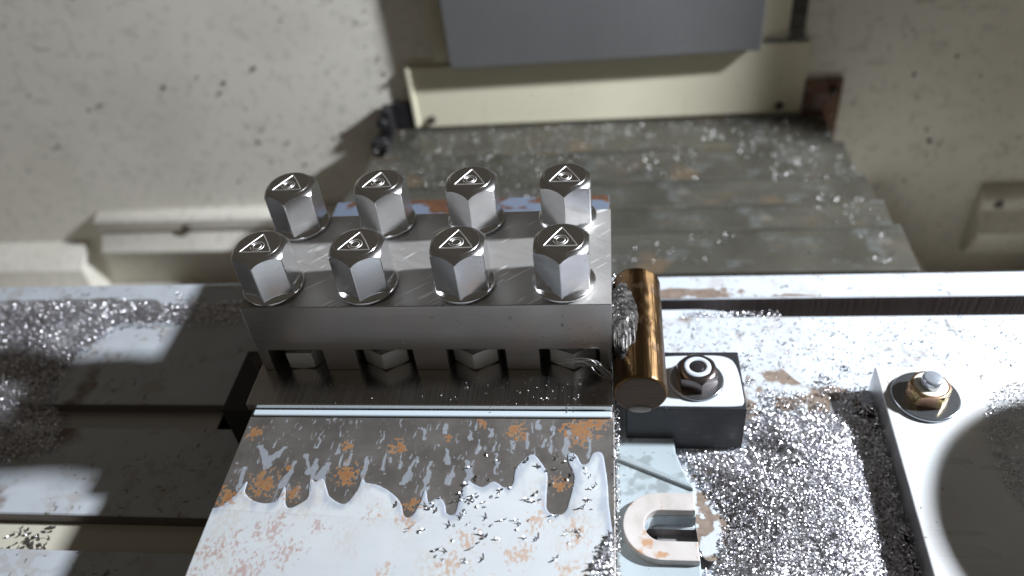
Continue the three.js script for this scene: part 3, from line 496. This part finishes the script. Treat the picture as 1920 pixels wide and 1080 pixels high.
// a tall round workpiece standing on the plate outside the frame: its shadow falls on the plate
{
  const q = 0.1, c = [205 + (LAMP.x - 205) * q, 50 + (LAMP.z - 50) * q], top = -74 + (LAMP.y + 74) * q, r = 68 * (1 - q);
  const t = thing('round_workpiece', 'tall round steel workpiece standing on the aluminium plate', 'workpiece', [c[0], -73.95, c[1]]);
  mesh('billet', boxUV(lathe([[0, 0], [r - 1, 0], [r, 1], [r, top + 72.5], [r - 1.5, top + 74], [0, top + 74]], 96), 80), mIronDark, t);
}
// ------------------------------------------------------------------ lamp outside the frame: glass face, housing and hood
{
  const t = thing('work_lamp', 'white work lamp in a metal hood at the right of the enclosure', 'lamp');
  const M = new THREE.Matrix4().lookAt(LAMP, AIM, new THREE.Vector3(0, 1, 0)).setPosition(LAMP);   // +z of M points away from the aim
  const put = (g) => g.applyMatrix4(M);
  const glow = new THREE.MeshStandardMaterial({ color: 0x222222, emissive: 0xfff8ee, emissiveIntensity: 6, roughness: 0.4 });
  mesh('lamp_glass', put(new THREE.BoxGeometry(74, 54, 2).translate(0, 0, 2.4)), glow, t);
  mesh('lamp_housing', put(box(-50, 50, -42, 42, 4, 40, 4)), mIronDark, t);
}

// ------------------------------------------------------------------ chips
const white = (r) => { const b = 0.75 + 0.5 * r(); return [b, b, b * 1.03]; }, greyer = (r) => { const b = 0.35 + 0.7 * r(); return [b, b, b]; };
// heap on the right between clamp block and plate
const RH = [[41, 2], [60, -0.4], [75.6, -0.4], [77, -19], [90, -24], [104, -21], [126, -24], [134, -12], [132, 60], [131, 128], [53, 128], [52.5, 62], [58, 52], [64, 38], [59, 28], [51, 14]];
const heapY = (x, z) => { const d = edgeDist(x, z, RH); return -90 + 9 * sstep(0, 24, d) + 2.2 * (fbm(x * 0.08, z * 0.08, 301, 3) - 0.4) * sstep(0, 8, d) + 0.4; };
function heapMesh(name, label, P, hy, x0, x1, z0, z1, mat, seg) {
  const g = new THREE.PlaneGeometry(x1 - x0, z1 - z0, seg, seg).rotateX(-Math.PI / 2).translate((x0 + x1) / 2, 0, (z0 + z1) / 2), p = g.attributes.position;
  for (let i = 0; i < p.count; i++) { const x = p.getX(i), z = p.getZ(i); p.setY(i, inPoly(x, z, P) ? hy(x, z) - 0.8 : -96); }
  g.computeVertexNormals();
  return tag(mesh(name, boxUV(g, 60), mat), label, 'chips', undefined, 'stuff');
}
heapMesh('chip_heap', 'packed bed under the bright metal chips right of the clamp block', RH, heapY, 36, 140, -30, 130, mChipBed, 90);
chips('metal_chips', 'heap of bright metal chips between the clamp block and the aluminium plate', 'chips', 36000, 401, (r) => { const x = 38 + r() * 98, z = -26 + r() * 150; if (!inPoly(x, z, RH)) return null; const d = edgeDist(x, z, RH); if (d < 3 && r() < 0.5) return null; if (fbm(x * 0.11, z * 0.11, 307, 3) < 0.44 && r() < 0.6) return null; return { x, y: heapY(x, z) + r() * 1.0 - 0.3, z, s: 0.7, tilt: 0.75 }; }, mChip, white);
chips('metal_chips', 'larger curled chips lying on top of the bright chip heap', 'chips', 140, 402, (r) => { const x = 50 + r() * 76, z = -20 + r() * 120; if (!inPoly(x, z, RH) || edgeDist(x, z, RH) < 4) return null; return { x, y: heapY(x, z) + 0.8, z, s: 1.5, tilt: 0.7 }; }, mChip, white);
// looser chips behind it and on the right-hand lands
chips('metal_chips', 'loose bright chips scattered on the table behind the chip heap', 'chips', 1500, 403, (r) => { const x = 78 + r() * 54, z = -58 + r() * 38; if (fbm(x * 0.1, z * 0.1, 311, 3) + (z + 40) * 0.008 < 0.54) return null; return { x, y: -89.6 + r() * 1.2, z, s: 0.6, tilt: 0.7 }; }, mChip, greyer);
chips('metal_chips', 'fine chips stuck in the coolant on the rear right of the table', 'chips', 1300, 405, (r) => { const x = 40 + r() * 200, z = -84 + r() * 56; if (x > 134 && z > -38) return null; return { x, y: -89.8, z, s: 0.35 + 0.4 * r() * r(), tilt: 0.2 }; }, mChip, greyer);
chips('metal_chips', 'bright chips along the rear slot right of the rod', 'chips', 330, 407, (r) => { const x = 55 + Math.pow(r(), 1.2) * 50, z = -91 + r() * 6; return { x, y: -92.4 + r() * 2.6, z, s: 0.6, tilt: 0.7 }; }, mChip, white);
tag(mesh('coolant_puddle', boxUV(slab([[38, -93.4], [60, -93.6], [70, -93], [79, -91], [82, -89.4], [76, -87.6], [62, -86.5], [38, -86.4]], -104, 12.4, 0.4, [], 3, true), 60), mCoolant), 'milky coolant standing in the rear slot right of the rod', undefined, undefined, 'structure');
{
  const m = texMat(texSet(512, 512, (u, v) => { const g = fbm(u * 8, v * 8, 261, 5, 8, 8), f = fbm(u * 26, v * 26, 263, 3, 26, 26); return { c: mix3(mix3([0.16, 0.12, 0.095], [0.26, 0.21, 0.175], f), [0.48, 0.52, 0.56], sstep(0.5, 0.6, g)), r: 0.2 + 0.3 * f, m: 0, h: g }; }), 0.3);
  const A = slab([[80, -36], [84, -47], [92, -53], [100, -49], [106, -41], [113, -37], [122, -38], [130, -33], [131, -24], [118, -18], [100, -16], [88, -16], [78, -20]], -90.05, 0.22, 0.1, [], 2, true), B = slab([[36, -107], [52, -109], [66, -108], [80, -109], [96, -106], [112, -103.5], [126, -101.6], [90, -101.1], [36, -101.1]], -90.05, 0.22, 0.1, [], 2, true);
  const C = slab([[46, 6], [54, 14], [64, 28], [70, 38], [68, 48], [60, 54], [53, 52], [51, 30]], -90.05, 0.22, 0.1, [], 2, true);
  tag(mesh('grime', [boxUV(A, 70), boxUV(B, 70), boxUV(C, 40)], m), 'brown greasy grime on the table by the chip heap and along the rear slot', 'grime', undefined, 'stuff');
}
// chips along the foot of the plate in its shadow
chips('metal_chips', 'chips drifted along the foot of the aluminium plate', 'chips', 2600, 409, (r) => { const z = -34 + r() * 160, x = 121 + r() * 15; return { x, y: -88 + 5 * sstep(120, 130, x) * r(), z, s: 0.5, tilt: 0.6 }; }, mChip, white);
// heap at the left
const LH = [[-420, -104], [-308, -113], [-248, -111], [-205, -106], [-186, -100], [-184, -84], [-262, -80], [-272, -62], [-276, -44], [-270, -22], [-256, -6], [-252, 5], [-277, 15], [-330, 22], [-420, 24]];
const leftY = (x, z) => { const d = edgeDist(x, z, LH), slot = z > -25 && z < -9.6 ? -3 : 0; return -90 + slot + 8 * sstep(0, 30, d) * sstep(-190, -300, x) + 1.6 * (fbm(x * 0.07, z * 0.07, 321, 3) - 0.4); };
heapMesh('chip_heap', 'packed bed under the grey chips at the left end of the table', LH, leftY, -424, -180, -116, 28, mChipBed, 110);
chips('metal_chips', 'drift of grey metal chips over the left end of the table and its rear slot', 'chips', 32000, 411, (r) => { const x = -424 + r() * 244, z = -114 + r() * 138; if (!inPoly(x, z, LH)) return null; const d = edgeDist(x, z, LH); if (d < 4 && r() < 0.55) return null; if (z < -101 && fbm(x * 0.06, z * 0.1, 323, 3) < 0.5) return null; return { x, y: leftY(x, z) + r() * 1.1 - 0.2, z, s: 0.7, tilt: 0.75 }; }, mChip, white);
chips('metal_chips', 'chips lying in the middle slot of the table left of the fixture', 'chips', 900, 413, (r) => { const x = -262 + r() * 100, z = -24 + r() * 14; return { x, y: -119.6 + r() * 8, z, s: 0.8, tilt: 0.7 }; }, mChip, greyer);
chips('metal_chips', 'a few curled chips in the coolant of the front slot', 'chips', 34, 415, (r) => { const x = -252 + (r() + r()) * 14 - 8, z = 43 + r() * 12; return { x, y: -96.6, z, s: 1.3, tilt: 0.5 }; }, mChip, greyer);
// slivers on the coolant sheet, plate and bed edge
const fr = [[-34, 63], [-36, 60], [-31, 61], [-23, 70], [-16, 72], [-3, 68], [4, 74], [-27, 77], [-40, 84], [-33, 85], [-21, 56], [-30, 51], [-16, 45], [3, 42], [10, 48], [13, 54], [12, 80], [-10, 60], [-28, 64], [-50, 64], [-37, 70], [9, 62]];
chips('metal_slivers', 'scattered steel slivers floating on the coolant of the vise bed', 'chips', 120, 417, (r, i) => { const b = fr[i % fr.length], s = i < 66 ? 3 : 16; const x = b[0] + (r() - 0.5) * s * 2, z = b[1] + (r() - 0.5) * s * 1.4; if (x < -100 || x > 18 || z < 40) return null; return { x, y: -40.3, z, s: 0.75, tilt: 0.35 }; }, mChip, white, [2, 2, 0]);
chips('metal_slivers', 'fine bright slivers sprinkled on the base plate and coolant bead', 'chips', 130, 419, (r) => { const x = -120 + Math.pow(r(), 0.45) * 137, z = 1 + r() * 20; return { x, y: z > 19 ? -39.4 : -36.75, z, s: 0.16 + 0.32 * r() * r() * (x > -60 ? 1.4 : 0.8), tilt: 0.25 }; }, mChip, white, [1, 2]);
chips('metal_chips', 'bright chips caught along the right edge of the vise below the fixture', 'chips', 420, 421, (r) => { const z = 14 + r() * 100; return { x: 18.4 + r() * 2.6, y: -42 + r() * 1.6 - (r() < 0.5 ? r() * 20 : 0), z, s: 0.42, tilt: 1.2 }; }, mChip, white);
chips('metal_chips', 'thick cluster of bright chips at the lower right corner of the vise bed', 'chips', 330, 423, (r) => { const z = 74 + r() * 40, x = 18 - r() * (z - 72) * 0.45; return { x, y: -40.4 + r() * 1.2, z, s: 0.7, tilt: 0.8 }; }, mChip, white);
chips('metal_chips', 'dark chips and specks stuck to the weld beside the rod', 'chips', 90, 425, (r) => { const z = -40 + r() * 52; return { x: 19 + r() * 4, y: -30 + r() * 14 - (z > -4 ? 14 : 0), z, s: 0.5, tilt: 1.3 }; }, mChip, greyer);
chips('metal_chips', 'chips lying inside the U-shaped clamping lug', 'chips', 260, 427, (r) => { const x = 33 + r() * 20, z = 49 + r() * 5; return { x, y: -94 + r() * 2 + 6 * sstep(49, 54, z), z, s: 0.5, tilt: 0.7 }; }, mChip, greyer);
chips('metal_chips', 'small heap of chips on the aluminium plate near its right edge', 'chips', 3200, 429, (r) => { const a = r() * 6.283, q = Math.sqrt(r()), x = 197 + Math.cos(a) * q * 27, z = 18 + Math.sin(a) * q * 44; return { x, y: -73.4 + r() * 1.6 * (1 - q), z, s: 0.45, tilt: 0.8 }; }, mChip, white);
// swarf curls in front of the last slot
{
  const r = rng(61), g = []; for (let i = 0; i < 9; i++) { const x = 8 + r() * 6, y = -34 + r() * 5; g.push(tube([[x - 6 - r() * 6, y, 0.6 + r()], [x, y + 1.5 + r() * 1.5, 3], [x + 5, y - 1 - r() * 2, 4 + r() * 2], [x + 10 + r() * 6, y - 4 - r() * 5, 5 + r() * 4]], 0.12 + r() * 0.1, 20, 5)); }
  tag(mesh('swarf_curl', g, mChip), 'thin curled swarf strands at the rightmost slot beside the rod', 'swarf', undefined, 'stuff');
}
// way cover chips
const wayY = (z) => (z > -173 ? -99 : z > -200 ? -101 : z > -233 ? -103 : z > -275 ? -105 : -107);
rear(chips('metal_chips', 'scattered wet chips over the telescopic way cover', 'chips', 7000, 431, (r) => { const x = -160 + r() * 340, z = -316 + r() * 180, n = fbm(x * 0.035, z * 0.05, 331, 4); const k = n + (z < -225 ? 0.10 : -0.05) + (x > 120 && z < -205 ? 0.02 : 0) + (x < 0 && z < -200 ? 0.05 : 0); if (k < 0.54 - (z < -292 ? 0.14 : 0) || (z > -200 && r() < 0.55)) return null; return { x, y: wayY(z) + 0.4 + r() * 1.2, z, s: 0.5, tilt: 0.8 }; }, mChip, greyer));
rear(chips('metal_chips', 'chips piled on the ledge of the column beside the spindle head', 'chips', 260, 433, (r) => ({ x: 124 + r() * 32, y: -49.4 + r() * r() * 9, z: -319.4 + r() * 2, s: 0.8, tilt: 1 }), mChip, greyer));
// specks stuck to the rear wall
const NZ = new THREE.Vector3(0, 0, 1);
rear(chips('metal_chips', 'dark chips stuck to the pale rear wall left of the column', 'chips', 250, 435, (r) => { const x = -150 - Math.pow(r(), 1.7) * 330, y = -175 + r() * 235; const n = fbm(x * 0.03, y * 0.03, 341, 3); if (n < 0.42) return null; return { x, y, z: -321.6, s: 0.5 + 1.6 * Math.pow(r(), 3), tilt: 0.4, normal: NZ }; }, mGrit, greyer));
rear(chips('metal_chips', 'dark specks stuck to the shaded rear wall at the right', 'chips', 120, 437, (r) => ({ x: 190 + r() * 210, y: -220 + r() * 260, z: -321.6, s: 0.4 + 1.2 * Math.pow(r(), 3), tilt: 0.4, normal: NZ }), mGrit, greyer));

camera.updateProjectionMatrix();
renderer.render(scene, camera);
